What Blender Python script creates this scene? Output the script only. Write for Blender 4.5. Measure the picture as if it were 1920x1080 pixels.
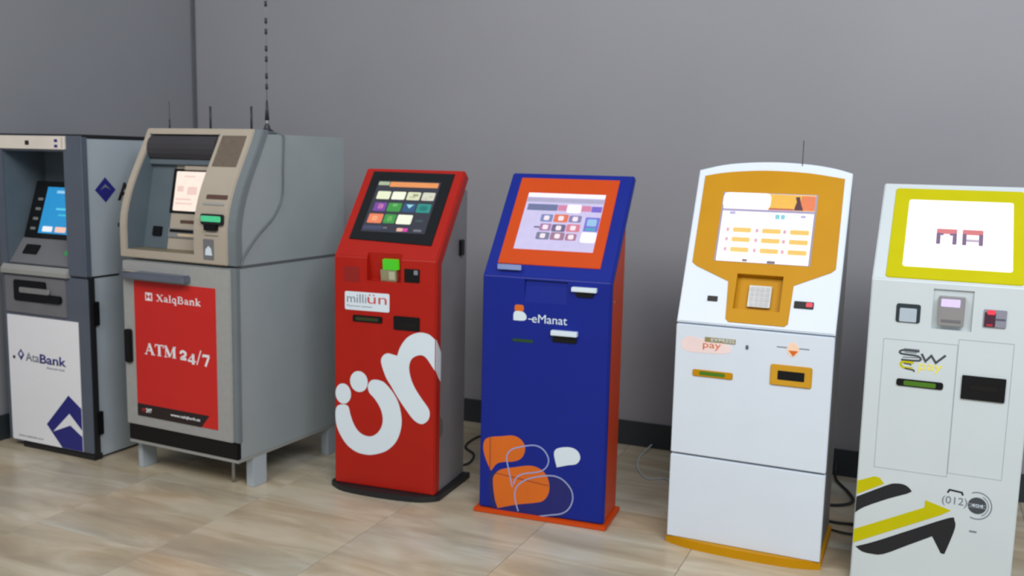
import bpy, bmesh, math, random
from mathutils import Vector, Matrix
from math import sin, cos, pi
random.seed(4)
SC = bpy.context.scene
for o in list(bpy.data.objects):
    bpy.data.objects.remove(o)
COL = SC.collection

def lin(c):
    return tuple((x/255/12.92 if x/255 <= .04045 else ((x/255+.055)/1.055)**2.4) for x in c)

# ------------------------------------------------------------ camera
F_PX, PITCH, ROLL, YAW, CAM_H = 1773.9, .13636, .022315, .41498, 1.55
cam = bpy.data.cameras.new('camera'); camo = bpy.data.objects.new('camera', cam); COL.objects.link(camo)
cam.sensor_fit = 'HORIZONTAL'; cam.sensor_width = 36; cam.lens = 36*F_PX/1920
camo.matrix_world = (Matrix.Translation((0, 0, CAM_H)) @ Matrix.Rotation(YAW, 4, 'Z')
                     @ Matrix.Rotation(pi/2-PITCH, 4, 'X') @ Matrix.Rotation(ROLL, 4, 'Z'))
cam.clip_start = .05
cam.dof.use_dof = True; cam.dof.focus_distance = 2.0; cam.dof.aperture_fstop = 5.0   # the photograph is slightly out of focus
SC.camera = camo

# ------------------------------------------------------------ world, lights, exposure
w = bpy.data.worlds.new('world'); SC.world = w; w.use_nodes = True
w.node_tree.nodes['Background'].inputs[0].default_value = (.80, .90, 1.0, 1)
w.node_tree.nodes['Background'].inputs[1].default_value = .47

def area(name, loc, target, sx, sy, power, col):
    l = bpy.data.lights.new(name, 'AREA'); l.shape = 'RECTANGLE'; l.size = sx; l.size_y = sy
    l.energy = power; l.color = col
    o = bpy.data.objects.new(name, l); COL.objects.link(o); o.location = loc
    o.rotation_euler = (Vector(target)-Vector(loc)).to_track_quat('-Z', 'Y').to_euler()
    return o
area('ceiling_light_panel', (1.5, .2, 4.4), (.2, 4.6, 1.1), 3.0, 2.0, 212, (.93, .96, 1.0))
area('ceiling_light_panel', (-2.6, -.6, 4.2), (-2.6, 4.0, .6), 2.2, 1.6, 95, (1.0, .95, .87))

SC.view_settings.view_transform = 'Standard'
SC.view_settings.look = 'None'
SC.view_settings.gamma = 1
SC.view_settings.use_curve_mapping = False
SC.view_settings.exposure = 0.0

# ------------------------------------------------------------ materials
MATS = {}
def mat(name, rgb, rough=.5, metal=0, noise=.06, scale=6, bump=0, emit=None, spec=.5):
    if name in MATS: return MATS[name]
    m = bpy.data.materials.new(name); m.use_nodes = True; MATS[name] = m
    nt = m.node_tree; b = nt.nodes['Principled BSDF']
    c = lin(rgb)
    b.inputs['Roughness'].default_value = rough; b.inputs['Metallic'].default_value = metal
    b.inputs['Specular IOR Level'].default_value = spec
    tc = nt.nodes.new('ShaderNodeTexCoord'); n = nt.nodes.new('ShaderNodeTexNoise')
    n.inputs['Scale'].default_value = scale; n.inputs['Detail'].default_value = 5
    nt.links.new(tc.outputs['Object'], n.inputs['Vector'])
    r = nt.nodes.new('ShaderNodeValToRGB')
    r.color_ramp.elements[0].position = .3; r.color_ramp.elements[1].position = .7
    r.color_ramp.elements[0].color = tuple(x*(1-noise) for x in c)+(1,)
    r.color_ramp.elements[1].color = tuple(min(1, x*(1+noise)) for x in c)+(1,)
    nt.links.new(n.outputs['Fac'], r.inputs['Fac'])
    nt.links.new(r.outputs['Color'], b.inputs['Base Color'])
    if bump:
        bp = nt.nodes.new('ShaderNodeBump'); bp.inputs['Strength'].default_value = bump
        n2 = nt.nodes.new('ShaderNodeTexNoise'); n2.inputs['Scale'].default_value = 180
        nt.links.new(tc.outputs['Object'], n2.inputs['Vector'])
        nt.links.new(n2.outputs['Fac'], bp.inputs['Height']); nt.links.new(bp.outputs['Normal'], b.inputs['Normal'])
    if emit is not None:
        b.inputs['Base Color'].default_value = (.02, .02, .02, 1)
        for l in list(b.inputs['Base Color'].links): nt.links.remove(l)
        nt.links.new(r.outputs['Color'], b.inputs['Emission Color'])
        b.inputs['Emission Strength'].default_value = emit
    return m

def glow(name, rgb, s=1.0): return mat('glow_'+name, rgb, .25, 0, .03, 30, 0, s)

def floor_mat():
    m = bpy.data.materials.new('marble_tile'); m.use_nodes = True; nt = m.node_tree; N = nt.nodes; L = nt.links
    b = N['Principled BSDF']
    geo = N.new('ShaderNodeNewGeometry'); oi = N.new('ShaderNodeObjectInfo')
    off = N.new('ShaderNodeVectorMath'); off.operation = 'MULTIPLY_ADD'
    comb = N.new('ShaderNodeCombineXYZ')
    L.new(oi.outputs['Random'], comb.inputs[0]); L.new(oi.outputs['Random'], comb.inputs[1])
    off.inputs[1].default_value = (7, 13, 5)
    L.new(comb.outputs[0], off.inputs[0]); L.new(geo.outputs['Position'], off.inputs[2])
    mp = N.new('ShaderNodeMapping'); mp.inputs['Rotation'].default_value = (0, 0, .17); mp.inputs['Scale'].default_value = (1.2, 4.6, 1)
    L.new(off.outputs[0], mp.inputs['Vector'])
    n1 = N.new('ShaderNodeTexNoise'); n1.inputs['Scale'].default_value = 1.7; n1.inputs['Detail'].default_value = 7; n1.inputs['Distortion'].default_value = .7
    L.new(mp.outputs[0], n1.inputs['Vector'])
    r1 = N.new('ShaderNodeValToRGB'); e = r1.color_ramp.elements
    e[0].position = .28; e[0].color = lin((168, 160, 147))+(1,)
    e[1].position = .74; e[1].color = lin((212, 207, 198))+(1,)
    k = r1.color_ramp.elements.new(.46); k.color = lin((186, 177, 161))+(1,)
    k = r1.color_ramp.elements.new(.56); k.color = lin((197, 190, 176))+(1,)
    L.new(n1.outputs['Fac'], r1.inputs['Fac'])
    # broad warm and cool patches of the stone
    n2 = N.new('ShaderNodeTexNoise'); n2.inputs['Scale'].default_value = .9; n2.inputs['Detail'].default_value = 3
    mp2 = N.new('ShaderNodeMapping'); mp2.inputs['Scale'].default_value = (.8, 2.0, 1)
    L.new(off.outputs[0], mp2.inputs['Vector']); L.new(mp2.outputs[0], n2.inputs['Vector'])
    r2 = N.new('ShaderNodeValToRGB'); e = r2.color_ramp.elements
    e[0].position = .36; e[0].color = lin((248, 234, 212))+(1,); e[1].position = .64; e[1].color = lin((240, 242, 238))+(1,)
    L.new(n2.outputs['Fac'], r2.inputs['Fac'])
    mx = N.new('ShaderNodeMix'); mx.data_type = 'RGBA'; mx.blend_type = 'MULTIPLY'; mx.inputs[0].default_value = 1
    L.new(r1.outputs[0], mx.inputs[6]); L.new(r2.outputs[0], mx.inputs[7])
    L.new(mx.outputs[2], b.inputs['Base Color'])
    b.inputs['Roughness'].default_value = .27; b.inputs['Specular IOR Level'].default_value = .45
    return m

def wall_mat(name, rgb):
    m = mat(name, rgb, .55, 0, .035, 1.3, .04)
    return m

WHITE = (216, 222, 230)
mWall = wall_mat('painted_wall', (143, 142, 147))
mWallL = wall_mat('painted_side_wall', (136, 137, 142))
mBase = mat('dark_skirting', (44, 50, 55), .45)
mGrout = mat('grout', (164, 154, 138), .8)
mTile = floor_mat()
mRed = mat('red_lacquer', (168, 27, 15), .38, 0, .04, spec=.3)
mRedDk = mat('red_recess', (140, 20, 12), .5)
mBlk = mat('black_plastic', (13, 13, 15), .4, spec=.3)
mBlkM = mat('black_steel', (26, 26, 29), .5)
mGlass = mat('black_glass', (8, 8, 10), .12)
mGrey = mat('grey_sheet_steel', (128, 128, 132), .45, .15)
mGreyD = mat('dark_grey_sheet_steel', (96, 97, 94), .5, .1)
mBlue = mat('blue_lacquer', (14, 34, 132), .4, 0, .04, spec=.3)
mBlueDk = mat('navy_print', (22, 28, 104), .45)
mOrg = mat('orange_lacquer', (200, 70, 9), .42, 0, .03, spec=.3)
mOrgSide = mat('orange_side_lacquer', (196, 62, 20), .42, 0, .03)
mOrgP = mat('orange_print', (212, 102, 18), .45)
mWh = mat('white_lacquer', (214, 222, 232), .38, 0, .015)
mWhG = mat('white_grey_lacquer', (202, 210, 212), .42, 0, .015)
mPrW = mat('white_print', (214, 226, 234), .5, 0, .01)
mYel = mat('amber_lacquer', (192, 136, 0), .45, 0, .03, spec=.2)
mLime = mat('yellow_lacquer', (192, 184, 0), .45, 0, .03, spec=.2)
mDisp = mat('amber_trim', (204, 150, 22), .45)
mGreen = mat('green_slot', (72, 118, 20), .4)
mGreenD = mat('dark_green_slot', (30, 66, 40), .5)
mSteel = mat('brushed_steel', (168, 168, 166), .35, .6, .08, 30)
mBeige = mat('beige_plastic', (172, 161, 146), .5, 0, .04)
mBeigeG = mat('beige_grey_plastic', (150, 150, 146), .5, 0, .04)
mRim = mat('grey_rim_plastic', (112, 120, 124), .5)
mSilv = mat('silver_panel', (152, 160, 162), .5, .05, .03)
mSilvW = mat('pale_silver_panel', (172, 181, 188), .45, .05, .03)
mDoor = mat('grey_door', (158, 158, 156), .55, .05, .04, 40)
mSlate = mat('slate_plastic', (84, 91, 104), .5)
mSlate2 = mat('mid_slate_plastic', (112, 112, 116), .5)
mNiche = mat('niche_slate', (88, 100, 108), .55)
mBrown = mat('brown_grille', (104, 92, 80), .7, 0, .12, 60)
mShelf = mat('slate_blue_plastic', (92, 98, 112), .4)
mPoster = mat('red_poster', (200, 42, 38), .45, 0, .02, spec=.3)
mPostW = mat('white_poster', (236, 236, 240), .45, 0, .01)
mInkB = mat('black_print', (22, 24, 30), .45)
mInk = mat('dark_ink', (36, 24, 26), .5)
mNavy = mat('navy_ink', (38, 38, 122), .5)
mGreyInk = mat('grey_ink', (120, 126, 136), .5)
mPink = mat('pale_print', (240, 216, 212), .5)
mAnt = mat('antenna_black', (42, 42, 50), .5)
mCable = mat('dark_cable', (34, 34, 36), .5)
mCableG = mat('grey_cable', (96, 102, 106), .5)
mCableW = mat('white_cable', (190, 196, 196), .5)

# ------------------------------------------------------------ mesh helpers
def link(name, me, m=None, parent=None):
    o = bpy.data.objects.new(name, me)
    if m is not None and me is not None: me.materials.append(m)
    COL.objects.link(o)
    if parent is not None: o.parent = parent
    return o

def from_bm(name, bm, m, parent, smooth=False):
    bmesh.ops.recalc_face_normals(bm, faces=bm.faces)
    me = bpy.data.meshes.new(name); bm.to_mesh(me); bm.free()
    if smooth:
        for p in me.polygons: p.use_smooth = True
    return link(name, me, m, parent)

def box(name, a, b, m, parent=None, bev=.002, seg=2):
    bm = bmesh.new(); bmesh.ops.create_cube(bm, size=1)
    for v in bm.verts:
        v.co = Vector([(a[i]+b[i])/2 + v.co[i]*(b[i]-a[i]) for i in range(3)])
    if bev: bmesh.ops.bevel(bm, geom=bm.edges[:], offset=bev, segments=seg, affect='EDGES')
    return from_bm(name, bm, m, parent)

def prism_x(name, prof, x0, x1, m, parent=None, bev=.003, seg=2, endbev=None):
    """profile of (depth, z) points extruded along x"""
    bm = bmesh.new()
    A = [bm.verts.new((x0, y, z)) for y, z in prof]; B = [bm.verts.new((x1, y, z)) for y, z in prof]
    n = len(prof)
    bm.faces.new(A); bm.faces.new(B[::-1])
    for i in range(n): bm.faces.new((A[i], B[i], B[(i+1) % n], A[(i+1) % n]))
    bmesh.ops.recalc_face_normals(bm, faces=bm.faces)
    if bev:
        es = [e for e in bm.edges if e.calc_face_angle(0) > .6]
        bmesh.ops.bevel(bm, geom=es, offset=bev, segments=seg, affect='EDGES')
    return from_bm(name, bm, m, parent)

class Plane:
    def __init__(s, o, eu, ev):
        s.o = Vector(o); s.u = Vector(eu).normalized(); s.v = Vector(ev).normalized(); s.n = s.u.cross(s.v)
    def p(s, u, v, t=0): return s.o + s.u*u + s.v*v + s.n*t
def front(dep=0): return Plane((0, dep, 0), (1, 0, 0), (0, 0, 1))
def slantp(zb, dt, zt): return Plane((0, 0, zb), (1, 0, 0), (0, dt, zt-zb))
def sidep(x): return Plane((x, 0, 0), (0, 1, 0), (0, 0, 1))     # right side: u = depth, v = z

def poly(name, pts, pl, m, parent=None, t0=0., t1=.0012, bev=0):
    bm = bmesh.new()
    A = [bm.verts.new(pl.p(u, v, t0)) for u, v in pts]; B = [bm.verts.new(pl.p(u, v, t1)) for u, v in pts]
    n = len(pts)
    bm.faces.new(A); f = bm.faces.new(B)
    for i in range(n): bm.faces.new((A[i], A[(i+1) % n], B[(i+1) % n], B[i]))
    if bev:
        bmesh.ops.recalc_face_normals(bm, faces=bm.faces)
        bmesh.ops.bevel(bm, geom=list(f.edges), offset=bev, segments=2, affect='EDGES')
    return from_bm(name, bm, m, parent)

def rrect(u0, v0, u1, v1, r=.004, seg=4):
    r = min(r, (u1-u0)/2.01, (v1-v0)/2.01); P = []
    for cx, cy, a in ((u1-r, v1-r, 0), (u0+r, v1-r, pi/2), (u0+r, v0+r, pi), (u1-r, v0+r, 3*pi/2)):
        for i in range(seg+1):
            t = a+pi/2*i/seg; P.append((cx+r*cos(t), cy+r*sin(t)))
    return P
def rect(name, u0, v0, u1, v1, pl, m, parent, t1=.0012, t0=0., r=.0, bev=0):
    pts = rrect(u0, v0, u1, v1, r) if r else [(u0, v0), (u1, v0), (u1, v1), (u0, v1)]
    return poly(name, pts, pl, m, parent, t0, t1, bev)
def ellipse(cu, cv, ru, rv=None, n=28):
    rv = rv or ru
    return [(cu+ru*cos(2*pi*i/n), cv+rv*sin(2*pi*i/n)) for i in range(n)]

def smooth(pts, corners=(), sub=5, closed=True):
    n = len(pts); out = []
    rng = range(n) if closed else range(n-1)
    for i in rng:
        p1, p2 = pts[i], pts[(i+1) % n]
        p0 = pts[i-1] if (closed or i > 0) else p1
        p3 = pts[(i+2) % n] if (closed or i+2 < n) else p2
        if i in corners: p0 = p1
        if (i+1) % n in corners: p3 = p2
        for k in range(sub):
            t = k/sub; q = []
            for a, b, c, d in zip(p0, p1, p2, p3):
                q.append(.5*((2*b)+(-a+c)*t+(2*a-5*b+4*c-d)*t*t+(-a+3*b-3*c+d)*t**3))
            out.append(tuple(q))
    if not closed: out.append(tuple(pts[-1]))
    return out

def ribbon(name, strokes, pl, m, parent, wd=.004, t1=.0012, t0=0.):
    """flat strokes: list of (points, width) or points"""
    bm = bmesh.new()
    for s in strokes:
        pts, w_ = (s if isinstance(s[1], (int, float)) else (s, wd))
        n = len(pts); Lf = []; Rt = []
        for i in range(n):
            a = Vector(pts[max(0, i-1)]); b = Vector(pts[min(n-1, i+1)]); c = Vector(pts[i])
            d1 = (c-a).normalized() if i > 0 else (b-c).normalized(); d2 = (b-c).normalized() if i < n-1 else d1
            d = (d1+d2).normalized() if (d1+d2).length > 1e-6 else d1
            k = 1/max(.35, d.dot(d1)); nn = Vector((-d.y, d.x))*w_/2*k
            Lf.append(c+nn); Rt.append(c-nn)
        P = [tuple(x) for x in Lf]+[tuple(x) for x in Rt[::-1]]
        top = [bm.verts.new(pl.p(x[0], x[1], t1)) for x in P]; bot = [bm.verts.new(pl.p(x[0], x[1], t0)) for x in P]
        N = len(P)
        for i in range(n-1):
            j = N-1-i
            bm.faces.new((top[i], top[j], top[j-1], top[i+1])); bm.faces.new((bot[i], bot[i+1], bot[j-1], bot[j]))
        for i in range(N): bm.faces.new((top[i], top[(i+1) % N], bot[(i+1) % N], bot[i]))
    return from_bm(name, bm, m, parent)

DG = bpy.context.evaluated_depsgraph_get
def text(name, s, pl, u0, v0, u1, v1, m, parent, bold=0., t1=.0014, shear=0.):
    c = bpy.data.curves.new('lettering', 'FONT'); c.body = s; c.resolution_u = 3; c.offset = bold; c.extrude = .0; c.shear = shear
    o = bpy.data.objects.new('lettering', c); COL.objects.link(o)
    bpy.context.view_layer.update()
    me = bpy.data.meshes.new_from_object(o.evaluated_get(DG()))
    bpy.data.objects.remove(o); bpy.data.curves.remove(c)
    xs = [v.co.x for v in me.vertices]; ys = [v.co.y for v in me.vertices]
    ax, bx, ay, by = min(xs), max(xs), min(ys), max(ys)
    bm = bmesh.new(); bm.from_mesh(me)
    for v in bm.verts:
        v.co = pl.p(u0+(v.co.x-ax)/(bx-ax)*(u1-u0), v0+(v.co.y-ay)/(by-ay)*(v1-v0), t1)
    r = bmesh.ops.extrude_face_region(bm, geom=bm.faces[:])
    for v in [g for g in r['geom'] if isinstance(g, bmesh.types.BMVert)]: v.co -= pl.n*(t1)
    me.materials.clear(); bm.to_mesh(me); bm.free(); me.name = name
    return link(name, me, m, parent)

def cut(obj, cutters):
    for c in cutters:
        md = obj.modifiers.new('b', 'BOOLEAN'); md.operation = 'DIFFERENCE'; md.object = c; md.solver = 'EXACT'
    bpy.context.view_layer.update()
    me = bpy.data.meshes.new_from_object(obj.evaluated_get(DG()))
    obj.modifiers.clear(); obj.data = me
def drop(*obs):
    for c in obs: bpy.data.objects.remove(c)

def tube(name, pts, r, m, parent=None, sub=6, seg=8):
    P = [Vector(p) for p in smooth(pts, (), sub, closed=False)] if len(pts) > 2 else [Vector(p) for p in pts]
    bm = bmesh.new(); rings = []
    for i, p in enumerate(P):
        d = (P[min(i+1, len(P)-1)]-P[max(i-1, 0)]).normalized()
        a = d.cross(Vector((0, 0, 1)));
        if a.length < .1: a = d.cross(Vector((1, 0, 0)))
        a.normalize(); b = d.cross(a)
        rr = r(i/(len(P)-1)) if callable(r) else r
        rings.append([bm.verts.new(p+a*rr*cos(2*pi*k/seg)+b*rr*sin(2*pi*k/seg)) for k in range(seg)])
    for A, B in zip(rings, rings[1:]):
        for k in range(seg): bm.faces.new((A[k], A[(k+1) % seg], B[(k+1) % seg], B[k]))
    bm.faces.new(rings[0]); bm.faces.new(rings[-1])
    return from_bm(name, bm, m, parent, True)

def lathe(name, prof, loc, m, parent=None, seg=20):
    bm = bmesh.new(); rings = []
    for r, z in prof:
        rings.append([bm.verts.new((loc[0]+max(r, 1e-4)*cos(2*pi*k/seg), loc[1]+max(r, 1e-4)*sin(2*pi*k/seg), loc[2]+z)) for k in range(seg)])
    for A, B in zip(rings, rings[1:]):
        for k in range(seg): bm.faces.new((A[k], A[(k+1) % seg], B[(k+1) % seg], B[k]))
    bm.faces.new(rings[0]); bm.faces.new(rings[-1])
    return from_bm(name, bm, m, parent)

def thing(name, loc, yaw, label, cat, group=None):
    o = bpy.data.objects.new(name, None); COL.objects.link(o); o.empty_display_size = .2
    o.location = loc; o.rotation_euler = (0, 0, yaw); o['label'] = label; o['category'] = cat
    if group: o['group'] = group
    return o
def tag(o, label, cat, group=None):
    o['label'] = label; o['category'] = cat
    if group: o['group'] = group
    return o
def struct(o, label=None, cat=None):
    o['kind'] = 'structure'
    if label: o['label'] = label
    if cat: o['category'] = cat
    return o
def lab(o, s): o['label'] = s; return o

# ------------------------------------------------------------ the setting
WX, WY, WH = -4.45, 4.90, 4.6          # left wall, back wall, height
struct(box('wall_back', (WX, WY, -.05), (3.6, WY+.15, WH), mWall, bev=0), 'plain grey painted wall behind the row of machines', 'wall')
struct(box('wall_left', (WX-.15, -2.5, -.05), (WX, WY+.15, WH), mWallL, bev=0), 'grey painted side wall at the far left', 'wall')
struct(box('baseboard_back', (WX+.015, WY-.015, 0), (3.6, WY, .135), mBase, bev=.002), 'dark skirting board along the back wall', 'baseboard')
struct(box('baseboard_left', (WX, -2.5, 0), (WX+.015, WY, .135), mBase, bev=.002), 'dark skirting board along the side wall', 'baseboard')
struct(box('trim_1', (WX, WY-.022, .135), (WX+.02, WY, WH), mat('corner_groove_shade', (92, 94, 98), .6), bev=.003), 'narrow dark strip for the shaded groove where the two walls meet', 'trim')  # dark strip added to stand for the corner groove and its shade
fl = struct(box('floor', (WX-.15, -2.5, -.08), (3.6, WY+.15, -.006), mGrout, bev=0), 'polished beige marble tile floor', 'floor')
S_T = .633; XJ = -2.685; YJ = 2.66; cache = {}
i0 = math.floor((WX-XJ)/S_T)
for i in range(i0, 10):
    for j in range(-7, 4):
        xa, xb = XJ+i*S_T, XJ+(i+1)*S_T; ya, yb = YJ+j*S_T, YJ+(j+1)*S_T
        g = .0011
        xa_, xb_, ya_, yb_ = max(xa+g, WX), min(xb-g, 3.6), ya+g, min(yb-g, WY)
        if xb_-xa_ < .02 or yb_-ya_ < .02: continue
        key = (round(xb_-xa_, 4), round(yb_-ya_, 4))
        if key not in cache:
            bm = bmesh.new(); bmesh.ops.create_cube(bm, size=1)
            for v in bm.verts: v.co = Vector((v.co.x*key[0], v.co.y*key[1], v.co.z*.008))
            top = [e for e in bm.edges if all(v.co.z > 0 for v in e.verts)]
            bmesh.ops.bevel(bm, geom=top, offset=.0008, segments=1, affect='EDGES')
            me = bpy.data.meshes.new('tile'); bm.to_mesh(me); bm.free(); me.materials.append(mTile); cache[key] = me
        t = bpy.data.objects.new('tile', cache[key]); COL.objects.link(t); t.parent = fl
        t.location = ((xa_+xb_)/2, (ya_+yb_)/2, -.004)

# ------------------------------------------------------------ far left: slate cash machine with white poster
def atm_slate():
    T = thing('cash_machine', (-4.310, 3.357, 0), -.008, 'slate grey cash machine with blue screen and white poster, farthest left in the corner', 'cash machine')
    F = front()
    # body cabinets (upper and lower), silver sides
    up = prism_x('upper_housing', [(.012, .925), (.012, 1.598), (.70, 1.598), (.70, .925)], -.025, .565, mSilvW, T)
    box('lower_cabinet', (-.025, .03, .012), (.565, .70, .919), mSilvW, T)
    lab(box('lid', (-.028, .0, 1.6), (.568, .705, 1.617), mBlkM, T), 'dark top lid')
    # front frame with deep niche
    fr = box('fascia', (-.03, -.012, .925), (.570, .03, 1.61), mSlate, T, .006, 3)
    lab(fr, 'slate grey front frame around the recess')
    c = box('c', (.022, -.1, .965), (.452, .26, 1.535), mSlate, None, 0); c.parent = T
    bpy.context.view_layer.update()
    cut(fr, [c]); cut(up, [c]); drop(c)
    # niche liner
    box('recess_wall', (.018, .0, .965), (.024, .262, 1.537), mNiche, T, 0)
    box('recess_wall', (.450, .0, .965), (.456, .262, 1.537), mNiche, T, 0)
    box('recess_back', (.022, .235, .965), (.452, .262, 1.537), mNiche, T, 0)
    box('recess_ceiling', (.022, .0, 1.531), (.452, .262, 1.537), mNiche, T, 0)
    # sloping console: shelf + display unit
    prism_x('console', [(.0, .966), (.0, .972), (.085, 1.09), (.235, 1.09), (.235, .966)], .024, .450, mSlate2, T, .002)
    prism_x('ledge', [(-.03, .915), (-.03, .938), (-.012, .965), (.02, .965), (.02, .915)], -.012, .456, mBeigeG, T, .003)
    zb, yb, dz, dy = 1.092, .085, .29, .095
    pl = Plane((0, yb, zb), (1, 0, 0), (0, dy, dz))
    rect('screen_bezel', .035, .0, .449, .30, pl, mGlass, T, .004, -.03, .004, .001)
    sc = lab(rect('screen', .128, .025, .44, .27, pl, glow('azure', (26, 140, 200), 1.05), T, .0052, .004), 'lit blue screen')
    rect('heading', .2, .238, .40, .252, pl, glow('paleblue', (150, 205, 240)), sc, .0060, .005)
    rect('message_line', .22, .150, .40, .160, pl, glow('cyan', (90, 205, 235)), sc, .0060, .005)
    rect('message_line', .245, .120, .40, .128, pl, glow('cyan2', (60, 195, 215)), sc, .0060, .005)
    rect('on_screen_button', .155, .034, .225, .062, pl, glow('white', (235, 240, 250)), sc, .0060, .005, .006)
    rect('on_screen_button', .245, .034, .32, .062, pl, glow('peach', (245, 200, 180)), sc, .0060, .005, .006)
    for k in range(4):
        rect('side_key', .070+.008*k/3, .040+.052*k, .102+.008*k/3, .054+.052*k, pl, mSteel, T, .008, .003, .003, .001)
    cp = Plane((0, 0, .972), (1, 0, 0), (0, .085, .118))
    lab(rect('card_slot', .085, .05, .185, .105, cp, mBlk, T, .007, -.005, .005, .0015), 'black slot')
    lab(rect('indicator_light', .372, .06, .395, .085, cp, glow('green', (40, 150, 80), .7), T, .004, 0, .005), 'small green light')
    # sign
    sg = lab(rect('sign', -.012, 1.543, .470, 1.607, F, mat('cream_sign', (226, 216, 204), .4), T, .02, .01, .004, .001), 'cream header sign')
    rect('sign_mark', .20, 1.562, .228, 1.584, F, mInk, sg, .0206, .0195, .004)
    for k in range(2): rect('sign_mark', .402, 1.552+k*.026, .424, 1.566+k*.026, F, mNavy, sg, .0206, .0195, .003)
    rect('sign_mark', .452, 1.549, .455, 1.601, F, mGreyInk, sg, .0206, .0195)
    # lower door
    d = lab(box('door', (-.028, -.010, .035), (.572, .03, .918), mSlate, T, .005, 3), 'slate grey lower door')
    rect('door_panel', .0, .715, .43, .905, F, mSlate2, d, .016, .009, .006, .002)
    hd = lab(rect('handle', .070, .778, .300, .885, F, mBlk, d, .024, .014, .012, .003), 'black recessed handle with grey bar')
    poly('handle', rrect(.28, .782, .408, .822, .016), F, mBlk, d, .014, .030, .003)
    rect('grip', .118, .822, .33, .850, F, mSteel, d, .030, .022, .008, .002)
    ps = lab(rect('poster', .0, .040, .505, .700, F, mPostW, d, .0125, .0095, .002), 'white poster with navy lettering')
    # poster print
    poly('emblem', [(.066, .497), (.090, .525), (.114, .497), (.090, .465)], F, mNavy, ps, .0125, .0133)
    poly('emblem', [(.078, .498), (.090, .512), (.102, .498), (.090, .485)], F, mPostW, ps, .0133, .0138)
    text('lettering', 'Ata', F, .124, .466, .222, .512, mGreyInk, ps, .01, .0134)
    text('lettering', 'Bank', F, .226, .464, .412, .512, mNavy, ps, .02, .0134)
    text('lettering', 'Alternativ bank', F, .27, .440, .40, .452, mGreyInk, ps, 0, .0134)
    text('lettering', 'www.atabank.com', F, .045, .060, .225, .072, mGreyInk, ps, 0, .0134)
    rect('dot', .030, .470, .047, .486, F, mInk, ps, .0134, .0125, .005)
    E_ = .504
    lab(poly('emblem', [(.255, .150), (.418, .320), (E_, .262), (E_, .041), (.36, .041)], F, mNavy, ps, .0125, .0133), 'navy diamond emblem')
    poly('emblem', [(.300, .118), (.420, .226), (E_, .150), (E_, .118), (.424, .166)], F, mPostW, ps, .0133, .0138)
    # side edge strip with hinges
    box('door_edge', (.564, .0, .02), (.578, .034, .92), mBlkM, T, .002)
    lab(box('hinge', (.566, .018, .684), (.586, .052, .803), mBlk, T, .003), 'black hinge')
    lab(box('hinge', (.566, .018, .129), (.586, .052, .247), mBlk, T, .003), 'black hinge')
    lab(box('plinth', (.02, .045, 0), (.555, .68, .03), mBlkM, T, .002), 'black plinth')
    box('plinth', (.06, .0, 0), (.572, .05, .030), mBlkM, T, .002)
    # side emblem and lettering
    S = sidep(.565)
    lab(poly('emblem', [(.066, 1.350), (.130, 1.412), (.194, 1.350), (.130, 1.288)], S, mNavy, T), 'navy diamond emblem on the side')
    poly('emblem', [(.098, 1.350), (.130, 1.378), (.162, 1.350), (.130, 1.364)], S, mGreyInk, T, .0012, .0018)
    text('lettering', 'AtaBank', S, .205, 1.295, .66, 1.385, mInk, T, .02)
    rect('side_lock', .198, 1.165, .214, 1.185, S, mSlate, T, .004, 0, .005)
    rect('seam', .03, .9185, .69, .9265, S, mBlkM, T, .0006, -.003)
atm_slate()

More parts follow.
